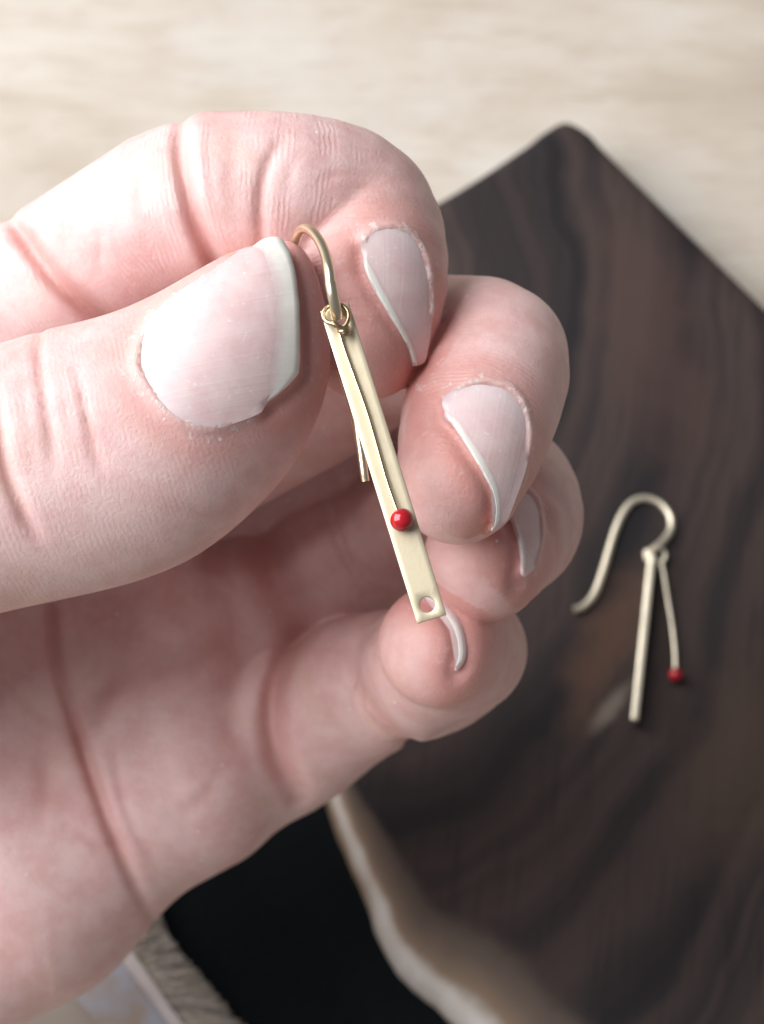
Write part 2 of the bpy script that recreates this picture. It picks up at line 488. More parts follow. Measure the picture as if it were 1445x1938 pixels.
# ------------------------------------------------------------------ cloths at the bottom of the picture
def sheet(name, poly_px, h, thick, mat, res=46, wave=0.6, seed=1, px_space=True):
    """a cloth: rows between two px curves, with folds and thickness"""
    L, R = poly_px
    L = catmull([ground(*p, h)[:2] for p in L], 10); R = catmull([ground(*p, h)[:2] for p in R], 10)
    def resamp(C, n):
        s = np.r_[0, np.cumsum(np.linalg.norm(np.diff(C, axis=0), axis=1))]
        t = np.linspace(0, s[-1], n)
        return np.stack([np.interp(t, s, C[:, 0]), np.interp(t, s, C[:, 1])], 1)
    n = res; L = resamp(L, n); R = resamp(R, n)
    rs = np.random.RandomState(seed)
    V = []; m = res // 2
    ph = rs.rand(6) * 6
    for lay in (0, 1):
        for i in range(n):
            for j in range(m):
                t = j / (m - 1)
                q = L[i] * (1 - t) + R[i] * t
                z = h + wave * (math.sin(q[0] * .11 + ph[0] + .5 * math.sin(q[1] * .07 + ph[1])) + .6 * math.sin(q[1] * .19 + q[0] * .05 + ph[2]) + .3 * math.sin(q[0] * .4 + q[1] * .33 + ph[3]))
                V.append((q[0] / 1000, q[1] / 1000, (z - lay * thick) / 1000))
    F = []
    N = n * m
    for i in range(n - 1):
        for j in range(m - 1):
            a = i * m + j
            F.append((a, a + 1, a + m + 1, a + m))
            F.append((N + a, N + a + m, N + a + m + 1, N + a + 1))
    for i in range(n - 1):
        for j in (0, m - 1):
            a = i * m + j; b = a + m
            F.append((a, b, N + b, N + a) if j == 0 else (a, N + a, N + b, b))
    for j in range(m - 1):
        for i in (0, n - 1):
            a = i * m + j; b = a + 1
            F.append((a, N + a, N + b, b) if i == 0 else (a, b, N + b, N + a))
    return V, F
V, F = sheet('black_cloth', ([(150, 1250), (250, 1600), (330, 1800), (440, 1960), (700, 2350)], [(900, 1000), (960, 1500), (1000, 1800), (1120, 2000), (1500, 2500)]), 2.6, 1.2, BLACK, 50, 0.5, 4)
black = tag(new_obj('black_cloth', V, F, BLACK), 'plain black cloth lying flat between walnut board and frayed wood offcut', 'cloth')

fray = empty('wood_offcut', tuple(ground(250, 1900, 4) / 1000))
V, F = sheet('cloth_body', ([(-60, 1640), (60, 1800), (138, 1884), (196, 1945), (330, 2120)], [(120, 1640), (190, 1760), (262, 1860), (322, 1940), (480, 2120)]), 4.6, 1.8, DENIM, 44, 0.9, 8)
new_obj('grey_face', V, F, DENIM, fray)
V, F = sheet('hem', ([(118, 1620), (180, 1745), (232, 1820), (268, 1878), (318, 1945), (470, 2120)], [(140, 1610), (200, 1730), (250, 1800), (295, 1865), (345, 1935), (500, 2110)]), 6.0, 3.0, HEM, 44, 0.25, 5)
new_obj('pale_ridge', V, F, HEM, fray)
RND = []
def fringe():
    rs = np.random.RandomState(11)
    A = catmull([ground(*p, 5)[:2] for p in [(140, 1610), (200, 1730), (250, 1800), (295, 1865), (345, 1935), (500, 2110)]], 60)
    B = catmull([ground(*p, 5)[:2] for p in [(250, 1590), (285, 1700), (320, 1780), (385, 1860), (455, 1945), (620, 2110)]], 60)
    V, F = [], []
    for k in range(2200):
        i = rs.randint(0, len(A))
        a = A[i] + rs.randn(2) * .25
        e = B[i] * 1.0
        ln = rs.uniform(.72, 1.10)
        d = (e - a) * ln
        side = np.array([-d[1], d[0]]); side /= np.linalg.norm(side)
        bend = rs.randn() * .28
        r = rs.uniform(.10, .20)
        z0 = 4.4 + rs.uniform(-.6, .8); z1 = 4.0 + rs.uniform(-1.0, .6)
        base = len(V); S = 5; RND.extend([rs.rand()] * 15)
        for s in range(S):
            t = s / (S - 1)
            c = a + d * t + side * (bend * t * t + .25 * math.sin(t * 6 + k))
            z = z0 * (1 - t) + z1 * t + .5 * math.sin(t * math.pi)
            rr = r * (1 - .5 * t)
            for q in range(3):
                an = q * 2.094
                o2 = side * math.cos(an) * rr
                V.append(((c[0] + o2[0]) / 1000, (c[1] + o2[1]) / 1000, (z + math.sin(an) * rr) / 1000))
        for s in range(S - 1):
            for q in range(3):
                b = base + s * 3
                F.append((b + q, b + (q + 1) % 3, b + 3 + (q + 1) % 3, b + 3 + q))
    return V, F
V, F = fringe()
fo = new_obj('fibre_edge', V, F, FRINGE, fray, smooth=True); fo['kind'] = 'stuff'
at_ = fo.data.attributes.new('rnd', 'FLOAT', 'POINT'); at_.data.foreach_set('value', np.array(RND, np.float32))
tag(fray, 'grey-blue and brown wood offcut with pale ridge and frayed fibrous edge, at bottom left', 'wood')

# ------------------------------------------------------------------ the hand: an implicit surface
f32 = np.float32
def spine(pts, n):
    """pts: (px, py, z, r) -> mm spine resampled (x, y, z, r)"""
    P = np.array([list(at(a, b, c)) + [r] for a, b, c, r in pts])
    return catmull(P, n)
def chain_sdf(P, S, k=0.0):
    lo = (S[:, :3] - S[:, 3:]).min(0).astype(f32); hi = (S[:, :3] + S[:, 3:]).max(0).astype(f32)
    q = np.maximum(np.maximum(lo - P, P - hi), 0)
    bd = np.sqrt((q * q).sum(1))
    sel = np.nonzero(bd < 9)[0]
    if len(sel) == 0: return bd
    if len(sel) < len(P):
        bd[sel] = chain_raw(P[sel], S, k)
        return bd
    return chain_raw(P, S, k)
def chain_raw(P, S, k=0.0):
    d = None
    for i in range(len(S) - 1):
        a = S[i, :3].astype(f32); ba = (S[i + 1, :3] - S[i, :3]).astype(f32)
        L2 = float((ba * ba).sum()) + 1e-9
        q = P - a
        t = np.clip((q @ ba) / f32(L2), 0, 1)
        q -= t[:, None] * ba
        di = np.sqrt((q * q).sum(1)) - (f32(S[i, 3]) + t * f32(S[i + 1, 3] - S[i, 3]))
        d = di if d is None else (np.minimum(d, di) if k == 0 else smin(d, di, k))
    return d
def smin(a, b, k):
    h = np.maximum(f32(k) - np.abs(a - b), 0) / f32(k)
    return np.minimum(a, b) - h * h * f32(k * 0.25)
def sstep(x, lo, hi):
    t = np.clip((x - lo) / (hi - lo), 0, 1)
    return t * t * (3 - 2 * t)

PALM = [
    spine([(-250, 780, -48.0, 12.5), (-950, 1560, -60.0, 15)], 1),
    spine([(180, 960, -57.0, 11.8), (-950, 1660, -61.0, 15)], 1),
    spine([(290, 1200, -56.5, 11.8), (-900, 1800, -62.0, 15)], 1),
    spine([(372, 1478, -54.5, 10.6), (200, 1560, -55.0, 11.2), (-820, 1960, -62.0, 15)], 1),
    spine([(60, 1690, -55.0, 13.0), (-600, 2010, -60.0, 15.5)], 1),
    spine([(-950, 1600, -61.0, 16.0), (-1120, 1760, -63.0, 15.5)], 1),
    spine([(-850, 1900, -62.0, 16.0), (-1120, 1980, -63.0, 15.5)], 1),
]
WEB = [spine([(-110, 650, -27, 9.0), (-330, 900, -19, 10.0)], 1), spine([(-230, 740, -33, 11.0), (-470, 1040, -24, 12.0)], 1),
       spine([(-400, 900, -40, 13.0), (-620, 1200, -36, 14.0)], 1)]
THENAR = [spine([(-360, 1020, -17, 11.8), (-650, 1260, -30, 14.5), (-950, 1620, -46, 15.5)], 3)]
PROX = {
    'index': spine([(-300, 790, -42, 11.0), (-60, 660, -31, 9.6), (110, 560, -24, 9.0), (325, 415, -17.5, 8.4)], 3),
    'middle': spine([(180, 950, -52.0, 10.8), (390, 828, -46.0, 9.8), (580, 728, -44.0, 9.5), (740, 650, -40.0, 8.2)], 3),
    'ring': spine([(300, 1210, -60.0, 10.5), (545, 1096, -61.0, 10.2), (740, 1005, -59.0, 9.8), (890, 920, -46.0, 8.0)], 3),
    'pinky': spine([(350, 1470, -61.0, 9.8), (515, 1400, -57.5, 9.8), (640, 1318, -53.0, 9.0), (790, 1264, -44.0, 7.0)], 3),
}
DIST = {
    'index': spine([(415, 385, -16, 8.5), (555, 388, -16, 8.5), (660, 425, -17.5, 8.5), (692, 535, -14.5, 7.7), (694, 640, -12.5, 5.75)], 3),
    'middle': spine([(740, 650, -40, 8.0), (838, 658, -29, 7.4), (934, 677, -19.5, 7.2), (902, 800, -12.5, 7.1), (868, 912, -9, 5.7)], 3),
    'ring': spine([(890, 920, -44, 7.8), (945, 940, -34, 7.5), (955, 990, -26, 7.2), (915, 1062, -19, 5.9)], 3),
    'pinky': spine([(800, 1262, -42, 6.6), (868, 1238, -38, 6.7), (878, 1228, -31, 6.35), (832, 1222, -21.5, 6.1)], 3),
}
EXTRA = {'ring': spine([(922, 908, -41, 7.5), (948, 945, -35, 7.3), (956, 985, -29, 7.0)], 2),
         'middle': spine([(250, 1040, -62, 9.5), (470, 930, -62, 8.6), (700, 820, -58, 8.2)], 2),
         'pinky': spine([(800, 1275, -40, 6.9), (770, 1300, -36, 6.0), (800, 1262, -31, 6.1)], 3)}

# thumb: seen square on its nail, so its width is drawn and its thickness swells from it
TH_OUT = catmull(np.array([(-450, 790), (-200, 702), (0, 652), (80, 627), (160, 609), (230, 588), (300, 556), (360, 522), (420, 488), (480, 462), (530, 449),
    (566, 459), (593, 500), (612, 562), (623, 635), (624, 705), (606, 780), (576, 845), (538, 902), (480, 966), (420, 1018), (350, 1064), (250, 1103), (120, 1134),
    (0, 1160), (-200, 1215), (-450, 1300)], float), 3, True)
GX0, GY0, GS = -700.0, 250.0, 6.0
gx = np.arange(GX0, 950, GS); gy = np.arange(GY0, 1550, GS)
TG = poly_sd(*np.meshgrid(gx, gy, indexing='ij'), TH_OUT)
def blur(A, sig):
    r = int(sig * 3); k = np.exp(-np.arange(-r, r + 1) ** 2 / 2 / sig ** 2); k /= k.sum()
    A = np.pad(A, r, mode='edge')
    A = np.apply_along_axis(lambda v: np.convolve(v, k, 'valid'), 0, A)
    return np.apply_along_axis(lambda v: np.convolve(v, k, 'valid'), 1, A)
TGI = np.maximum(1 + TG / 236.0, 0)
TGI = (blur(TGI, 4.0)).astype(f32)
def bil(G, x, y):
    u = np.clip((x - GX0) / GS, 0, G.shape[0] - 1.001); v = np.clip((y - GY0) / GS, 0, G.shape[1] - 1.001)
    i = u.astype(np.int32); j = v.astype(np.int32); fu = (u - i).astype(f32); fv = (v - j).astype(f32)
    return G[i, j] * (1 - fu) * (1 - fv) + G[i + 1, j] * fu * (1 - fv) + G[i, j + 1] * (1 - fu) * fv + G[i + 1, j + 1] * fu * fv
def thumb_sdf(P):
    k = f32(PXMM * FOCUS / (FOCUS + 6.5))
    px = P[:, 0] * k + f32(722.5); py = f32(969) - P[:, 1] * k
    z0 = f32(-6.5) - np.maximum(-px, 0) * f32(0.019)
    H = f32(8.8) - sstep(px, 380, 640).astype(f32) * f32(1.6)
    q = bil(TGI, px, py)
    F = np.sqrt(q * q + ((P[:, 2] - z0) / H) ** 2 + f32(1e-6)) - 1
    return F * f32(9.2)

def proj(P):
    k = f32(PXMM * FOCUS) / (f32(FOCUS) - P[:, 2])
    return P[:, 0] * k + f32(722.5), f32(969) - P[:, 1] * k
# flexion creases: owner, photograph points (x, y, weight), depth mm, half width mm, gate z
CREASES = [
    ('thumb', [(76, 632, .5), (74, 677, 1), (84, 749, 1), (95, 817, .9), (103, 885, .2)], .28, .50, -14),
    ('thumb', [(140, 685, .1), (152, 733, .7), (167, 798, 1), (180, 857, .7), (197, 910, .1)], .26, .40, -14),
    ('thumb', [(-6, 740, .3), (0, 810, 1), (10, 880, 1), (31, 940, 1), (52, 985, .8), (80, 1028, .1)], .55, .55, -14),
    ('thumb', [(40, 690, .1), (46, 760, .6), (56, 830, .5), (66, 900, .1)], .12, .3, -14),
    ('thumb', [(112, 700, .1), (124, 770, .6), (138, 850, .1)], .12, .3, -14),
    ('index', [(346, 215, .25), (342, 290, .9), (354, 360, 1), (374, 430, 1.1), (404, 500, 1.2), (430, 540, 1)], 1.0, .75, -30),
    ('index', [(534, 262, .2), (507, 310, .8), (494, 370, 1), (493, 430, 1), (497, 480, .8)], .42, .5, -14),
    ('index', [(455, 232, .1), (440, 290, .5), (436, 350, .6), (445, 420, .2)], .16, .6, -14),
    ('index', [(20, 420, .3), (45, 448, 1), (75, 490, 1), (112, 535, 1), (160, 578, 1.1), (210, 612, 1)], 1.35, .85, -34),
    ('index', [(118, 380, .2), (124, 430, .8), (122, 480, .2)], .3, .5, -30),
    ('index', [(185, 420, .2), (190, 470, .8), (186, 520, .2)], .2, .4, -30),
    ('index', [(600, 345, .3), (620, 336, 1), (645, 330, 1), (690, 330, .4)], .12, .22, -14),
    ('palm', [(96, 1150, 1), (108, 1260, 1), (140, 1360, 1), (175, 1470, 1), (215, 1580, .9), (262, 1690, .5), (315, 1785, 0)], 0.85, 0.62, -75),
    ('palm', [(250, 1130, .4), (232, 1240, .8), (205, 1330, .7), (160, 1420, .2)], .6, 1.2, -75),
    ('palm', [(170, 1330, .3), (250, 1295, 1), (340, 1262, 1), (430, 1220, .8), (480, 1190, .3)], .75, 1.4, -75),
    ('palm', [(60, 1380, .2), (90, 1470, .6), (70, 1560, .2)], .4, 1.0, -75),
    ('index', [(250, 300, .1), (262, 350, .7), (268, 420, .2)], .14, .28, -40),
    ('index', [(300, 262, .1), (312, 320, .7), (322, 400, .5), (336, 460, .1)], .14, .28, -40),
    ('index', [(395, 225, .1), (392, 280, .7), (398, 350, .6), (410, 420, .1)], .14, .3, -40),
    ('index', [(570, 280, .1), (548, 330, .7), (540, 390, .3)], .12, .28, -40),
    ('palm', [(200, 1500, .2), (330, 1470, .5), (450, 1400, .2)], .35, 1.2, -75),
    ('middle', [(842, 560, .2), (900, 610, .3), (860, 640, .1)], .15, .5, -30),
    ('pinky', [(575, 1190, .6), (530, 1270, 1), (515, 1350, 1.1), (527, 1430, 1), (560, 1500, .5)], 1.9, 1.15, -85),
    ('palm', [(575, 1190, .6), (530, 1270, 1), (515, 1350, 1.1), (527, 1430, 1), (560, 1500, .5)], 1.9, 1.15, -85),
    ('ring', [(470, 960, .4), (505, 1040, 1), (530, 1110, 1), (570, 1185, .8)], 2.2, 2.0, -85),
    ('palm', [(470, 960, .4), (505, 1040, 1), (530, 1110, 1), (570, 1185, .8)], 2.2, 2.0, -85),
    ('palm', [(130, 1560, .2), (190, 1600, .6), (240, 1590, .2)], .3, .4, -85),
    ('palm', [(300, 1640, .2), (250, 1560, .6), (225, 1480, .5), (215, 1400, .1)], .3, .45, -85),
    ('palm', [(20, 1290, .2), (70, 1350, .7), (130, 1380, .3)], .35, .5, -85),
    ('palm', [(330, 1560, .1), (390, 1500, .5), (430, 1440, .1)], .3, .6, -85),
    ('pinky', [(662, 1230, .6), (690, 1310, 1), (735, 1370, 1), (775, 1400, .8)], .7, .7, -75),
    ('pinky', [(600, 1290, .2), (640, 1360, .6), (690, 1420, .3)], .4, 1.0, -75),
]
for c in CREASES: pass
CREASES = [(a, catmull(np.array(b, float), 4), c, d, e) for a, b, c, d, e in CREASES]
def crease_field(P, px, py, C, depth, wid, zg, widen=1.0):
    lo = C[:, :2].min(0) - 90 * widen; hi = C[:, :2].max(0) + 90 * widen
    sel = np.nonzero((px > lo[0]) & (px < hi[0]) & (py > lo[1]) & (py < hi[1]) & (P[:, 2] > zg))[0]
    out = np.zeros(len(P), f32)
    if len(sel) == 0: return out
    X = px[sel]; Y = py[sel]; best = np.full(len(sel), 1e9, f32); wt = np.zeros(len(sel), f32)
    for i in range(len(C) - 1):
        x0, y0, w0 = C[i]; x1, y1, w1 = C[i + 1]
        ex, ey = x1 - x0, y1 - y0
        t = np.clip(((X - x0) * ex + (Y - y0) * ey) / (ex * ex + ey * ey), 0, 1)
        d2 = (X - x0 - t * ex) ** 2 + (Y - y0 - t * ey) ** 2
        m = d2 < best
        best = np.where(m, d2, best); wt = np.where(m, w0 + t * (w1 - w0), wt)
    s = PXMM * wid * widen
    out[sel] = np.maximum(wt, 0) * depth * np.exp(-best / (s * s)) * np.clip((P[sel, 2] - zg) / 4, 0, 1)
    return out

def bare(P, parts=False):
    P = P.astype(f32)
    px, py = proj(P)
    cr = {}
    for own, C, dep, wid, zg in CREASES:
        f = crease_field(P, px, py, C, dep, wid, zg)
        cr[own] = cr[own] + f if own in cr else f
    pr = None; ds = []
    palm = None
    for S in PALM:
        d = chain_sdf(P, S); palm = d if palm is None else smin(palm, d, 7.0)
    palm = palm + cr['palm']
    fing = []
    for k in ('index', 'middle', 'ring', 'pinky'):
        p = chain_sdf(P, PROX[k]); d = chain_sdf(P, DIST[k])
        if k in EXTRA: d = smin(d, chain_sdf(P, EXTRA[k]), 3.0)
        f = smin(p, d, 1.2 if k != 'index' else 1.6)
        if k in cr: f = f + cr[k]
        fing.append(f)
    th = thumb_sdf(P) + cr['thumb']
    for S in THENAR + WEB: th = smin(th, chain_sdf(P, S), 6.0)
    fm = fing[0]
    for f in fing[1:]: fm = smin(fm, f, 0.5)
    A = smin(palm, fm, 2.2); B = smin(palm, th, 8.0)
    tot = smin(A, B, 0.5)
    if parts: return tot, fing, th, palm
    return tot

# ---- nails
NAILS = {
    'thumb': dict(poly=[(266, 690), (272, 650), (292, 608), (330, 572), (375, 540), (425, 508), (470, 474), (500, 453), (526, 449), (543, 466), (556, 505), (564, 560), (567, 620), (567, 690),
                        (560, 712), (535, 738), (508, 758), (470, 778), (430, 792), (395, 800), (355, 793), (320, 770), (290, 735)],
                  edge_out=[(478, 466), (500, 452), (526, 449), (543, 466), (556, 505), (564, 560), (567, 620), (567, 690), (560, 712), (535, 738), (504, 760)],
                  edge_in=[(486, 484), (500, 490), (506, 500), (512, 515), (518, 540), (523, 575), (523, 620), (518, 665), (512, 705), (505, 735), (497, 757)], lift=-0.20, ax=(0.95, 0.25), flat=0.68),
    'index': dict(poly=[(693, 470), (700, 452), (716, 441), (742, 436), (768, 443), (788, 462), (801, 490), (808, 525), (811, 565), (810, 610), (805, 650), (798, 680), (788, 692), (783, 684), (776, 660), (760, 630), (738, 594), (715, 555), (698, 520), (692, 495)],
                  edge_out=[(692, 484), (694, 512), (715, 555), (738, 594), (760, 630), (776, 660), (783, 684), (789, 692)],
                  edge_in=[(696, 484), (710, 512), (732, 553), (752, 592), (770, 628), (783, 656), (790, 680), (794, 690)], lift=-0.02, ax=(-0.1, -0.95), flat=0.9),
    'middle': dict(poly=[(844, 775), (851, 758), (872, 742), (895, 730), (925, 729), (955, 737), (978, 757), (990, 785), (996, 815), (993, 850), (984, 890), (970, 930), (956, 968), (944, 992), (932, 1003), (936, 990), (938, 960), (930, 925), (914, 893), (895, 860), (876, 830), (858, 804), (845, 790)],
                   edge_out=[(843, 778), (847, 792), (858, 804), (876, 830), (895, 860), (914, 893), (930, 925), (938, 960), (936, 990), (930, 1003)],
                   edge_in=[(852, 774), (860, 786), (873, 798), (890, 824), (910, 853), (928, 886), (943, 920), (949, 958), (946, 988), (936, 1001)], lift=-0.02, ax=(-0.25, -0.9), flat=0.9),
    'ring': dict(poly=[(964, 958), (976, 938), (992, 932), (1008, 944), (1017, 970), (1020, 1005), (1016, 1038), (1007, 1064), (996, 1084), (990, 1080), (989, 1050), (982, 1015), (972, 985)],
                 edge_out=[(973, 985), (982, 1015), (989, 1050), (991, 1080)], edge_in=[(977, 984), (988, 1013), (995, 1048), (994, 1078)], lift=0.2, ax=(-0.3, -0.9), flat=0.9),
    'pinky': dict(fit=[(800, 1128), (822, 1142), (846, 1166), (861, 1192), (868, 1220), (868, 1245), (862, 1264), (872, 1262), (892, 1248), (908, 1225), (914, 1195), (906, 1168), (886, 1145), (850, 1128), (820, 1120)], poly=[(800, 1128), (822, 1142), (846, 1166), (861, 1192), (868, 1220), (868, 1245), (862, 1264), (867, 1261), (875, 1244), (876, 1219), (869, 1189), (854, 1161), (830, 1137), (808, 1125)],
                  edge_out=[(800, 1128), (822, 1142), (845, 1166), (860, 1192), (867, 1220), (867, 1245), (860, 1264)],
                  edge_in=[(806, 1125), (828, 1138), (852, 1162), (868, 1190), (875, 1219), (875, 1244), (866, 1262)], lift=-0.02, ax=(-0.3, -0.5), flat=1.0),
}
def ray_dir(px, py):
    d = np.stack([(np.asarray(px) - 722.5) / PXMM / FOCUS, -(np.asarray(py) - 969.0) / PXMM / FOCUS, -np.ones(np.shape(px))], -1)
    return d
def raymarch(px, py, f):
    D = ray_dir(px, py); L = np.linalg.norm(D, axis=1); D = D / L[:, None]
    o = np.array([0, 0, FOCUS]); t = np.full(len(D), 125.0)
    for _ in range(60):
        t = t + 0.8 * np.clip(f(o + D * t[:, None]), -2, 4)
    return o + D * t[:, None]
def own_sdf(k):
    if k == 'thumb': return lambda P: thumb_sdf(P.astype(f32))
    def f(P):
        P = P.astype(f32); d = chain_sdf(P, DIST[k])
        return smin(d, chain_sdf(P, EXTRA[k]), 3.0) if k in ('ring', 'pinky') else d
    return f
def fit_nail(N, name):
    poly = catmull(np.array(N['poly'], float), 2, True)
    fitp = catmull(np.array(N.get('fit', N['poly']), float), 2, True)
    lo, hi = fitp.min(0), fitp.max(0)
    X, Y = np.meshgrid(np.linspace(lo[0], hi[0], 26), np.linspace(lo[1], hi[1], 26))
    X = X.ravel(); Y = Y.ravel()
    keep = poly_sd(X, Y, fitp) < -3
    Q = raymarch(X[keep], Y[keep], own_sdf(name))
    C = Q.mean(0); U, S, Vt = np.linalg.svd(Q - C)
    n = Vt[2]; n = n if n[2] > 0 else -n
    a = np.array([N['ax'][0], N['ax'][1], 0.0]); a -= n * (a @ n); a /= np.linalg.norm(a)
    b = np.cross(n, a)
    u = (Q - C) @ b; v = (Q - C) @ a; w = (Q - C) @ n
    A = np.stack([np.ones_like(u), u, v, u * u, u * v, v * v], 1)
    co = np.linalg.lstsq(A.T @ A + np.diag([0, 0, 0, .5, .5, .5]), A.T @ w, rcond=None)[0]
    co[3:] *= N['flat']; co[0] += N['lift']
    co[3] = min(co[3], -0.012); co[5] = min(co[5], -0.004)
    N.update(C=C, n=n, a=a, b=b, co=co, poly2=poly)
    N['uv'] = None
    W3 = on_plate(N, poly[:, 0], poly[:, 1])
    N['uv'] = np.stack([(W3 - C) @ b, (W3 - C) @ a], 1)
    E3 = on_plate(N, *catmull(np.array(N['edge_out'], float), 3).T)
    N['euv'] = np.stack([(E3 - C) @ b, (E3 - C) @ a], 1)
def plate_h(N, u, v):
    c = N['co']
    return c[0] + c[1] * u + c[2] * v + c[3] * u * u + c[4] * u * v + c[5] * v * v
def on_plate(N, px, py):
    D = ray_dir(px, py); o = np.array([0, 0, FOCUS])
    t = np.full(len(D), FOCUS - N['C'][2])
    def F(t):
        q = o + D * t[:, None] - N['C']
        return q @ N['n'] - plate_h(N, q @ N['b'], q @ N['a'])
    for _ in range(12):
        f0 = F(t); df = (F(t + 0.01) - f0) / 0.01
        df = np.where(np.abs(df) < 0.12, np.sign(df) * 0.12 - (df == 0) * 0.12, df)
        t = t - np.clip(f0 / df, -1.5, 1.5)
    return o + D * t[:, None]
def line_dist(u, v, L):
    d = np.full(u.shape, 1e9)
    for i in range(len(L) - 1):
        x0, y0 = L[i]; x1, y1 = L[i + 1]; ex, ey = x1 - x0, y1 - y0
        t = np.clip(((u - x0) * ex + (v - y0) * ey) / (ex * ex + ey * ey + 1e-12), 0, 1)
        d = np.minimum(d, (u - x0 - t * ex) ** 2 + (v - y0 - t * ey) ** 2)
    return np.sqrt(d)
for nm_, N in NAILS.items():
    fit_nail(N, nm_)

def nail_feat(P, N):
    q = P - N['C']
    sel = np.nonzero((q * q).sum(1) < 14.0 ** 2)[0]
    q = q[sel]
    u = q @ N['b']; v = q @ N['a']; w = q @ N['n']
    hw = w - plate_h(N, u, v)
    s2 = np.nonzero(np.abs(hw) < 5)[0]
    sel = sel[s2]; u = u[s2]; v = v[s2]; hw = hw[s2]
    g = poly_sd(u, v, N['uv']); e = line_dist(u, v, N['euv'])
    return sel, g, e, hw
def hand_sdf(P):
    d = bare(P)
    P = P.astype(f32)
    for N in NAILS.values():
        sel, g, e, hw = nail_feat(P, N)
        if len(sel) == 0: continue
        free = 1 - sstep(e - np.abs(g), 0.15, 1.2)
        m = 1 - sstep(g, -0.30, 0.22)
        near = 1 - sstep(np.abs(hw), 2.2, 4.5)
        dd = d[sel]
        tgt = hw + 0.16
        dd = dd * (1 - m * near) + tgt * m * near
        up = np.exp(-((g - 0.45) / 0.42) ** 2) * (1 - free)
        dd = dd - 0.30 * up * near
        dd = dd + 0.05 * np.exp(-(g / 0.17) ** 2) * near
        dd = dd + 0.55 * np.exp(-((g - 0.1) / 0.9) ** 2) * free * (g > -0.4) * near * (1 - m)
        d[sel] = dd.astype(f32)
    return d

def polygonise(f, lo, hi, h, B=8):
    lo = np.array(lo, float); hi = np.array(hi, float)
    nb = np.ceil((hi - lo) / (h * B)).astype(int)
    c = [lo[a] + (np.arange(nb[a]) + .5) * h * B for a in range(3)]
    CC = np.stack(np.meshgrid(*c, indexing='ij'), -1).reshape(-1, 3)
    dc = np.concatenate([f(CC[i:i + 200000]) for i in range(0, len(CC), 200000)])
    act = np.abs(dc) < h * B * 0.87 * 1.35 + 1.0
    shp = nb * B
    D = np.repeat(np.repeat(np.repeat(np.where(dc < 0, -9, 9).astype(f32).reshape(nb), B, 0), B, 1), B, 2)
    ids = np.nonzero(act)[0]
    bi = np.stack(np.unravel_index(ids, nb), 1)
    off = np.stack(np.meshgrid(*[np.arange(B)] * 3, indexing='ij'), -1).reshape(-1, 3)
    # second, finer level: quarter blocks
    b4 = B // 2
    so = np.stack(np.meshgrid(*[np.arange(2)] * 3, indexing='ij'), -1).reshape(-1, 3)
    sb = (bi[:, None, :] * 2 + so[None]).reshape(-1, 3)
    ds = np.concatenate([f(lo + (sb[i:i + 200000] + .5) * (h * b4)) for i in range(0, len(sb), 200000)])
    sgn = np.where(ds < 0, -9, 9).astype(f32)
    off = np.stack(np.meshgrid(*[np.arange(b4)] * 3, indexing='ij'), -1).reshape(-1, 3)
    idx = (sb[:, None, :] * b4 + off[None]).reshape(-1, 3)
    D[idx[:, 0], idx[:, 1], idx[:, 2]] = np.repeat(sgn, b4 ** 3)
    sb = sb[np.abs(ds) < h * b4 * 0.87 * 1.3 + 0.5]
    CH = 1500
    for s in range(0, len(sb), CH):
        idx = (sb[s:s + CH, None, :] * b4 + off[None]).reshape(-1, 3)
        D[idx[:, 0], idx[:, 1], idx[:, 2]] = f(lo + idx * h)
    ins = D < 0
    cnt = np.zeros(tuple(shp - 1), np.int8)
    for dx in (0, 1):
        for dy in (0, 1):
            for dz in (0, 1):
                cnt += ins[dx:shp[0] - 1 + dx, dy:shp[1] - 1 + dy, dz:shp[2] - 1 + dz]
    cell = np.argwhere((cnt > 0) & (cnt < 8))
    vid = np.full(cnt.shape, -1, np.int32)
    vid[cell[:, 0], cell[:, 1], cell[:, 2]] = np.arange(len(cell))
    acc = np.zeros((len(cell), 3)); num = np.zeros(len(cell))
    for ax in range(3):
        o1, o2 = [a for a in range(3) if a != ax]
        for s1 in (0, 1):
            for s2 in (0, 1):
                a = cell.copy(); a[:, o1] += s1; a[:, o2] += s2
                b = a.copy(); b[:, ax] += 1
                da = D[a[:, 0], a[:, 1], a[:, 2]]; db = D[b[:, 0], b[:, 1], b[:, 2]]
                m = (da < 0) != (db < 0)
                t = np.where(m, da / np.where(m, da - db, 1), 0)
                p = a.astype(float); p[:, ax] += t
                acc[m] += p[m]; num[m] += 1
    V = lo + acc / num[:, None] * h
    F = []
    for ax in range(3):
        o1, o2 = (ax + 1) % 3, (ax + 2) % 3
        sl_a = [slice(1, -1)] * 3; sl_b = [slice(1, -1)] * 3
        sl_a[ax] = slice(0, -1); sl_b[ax] = slice(1, None)
        A = ins[tuple(sl_a)]; Bq = ins[tuple(sl_b)]
        E = np.argwhere(A != Bq)
        base = E.copy(); base[:, o1] += 1; base[:, o2] += 1
        flip = A[E[:, 0], E[:, 1], E[:, 2]]
        qd = []
        for (s1, s2) in ((0, 0), (1, 0), (1, 1), (0, 1)):
            c_ = base.copy(); c_[:, o1] -= (1 - s1); c_[:, o2] -= (1 - s2)
            qd.append(vid[c_[:, 0], c_[:, 1], c_[:, 2]])
        Q = np.stack(qd, 1)
        Q[~flip] = Q[~flip][:, ::-1]
        F.append(Q)
    return V, np.concatenate(F)

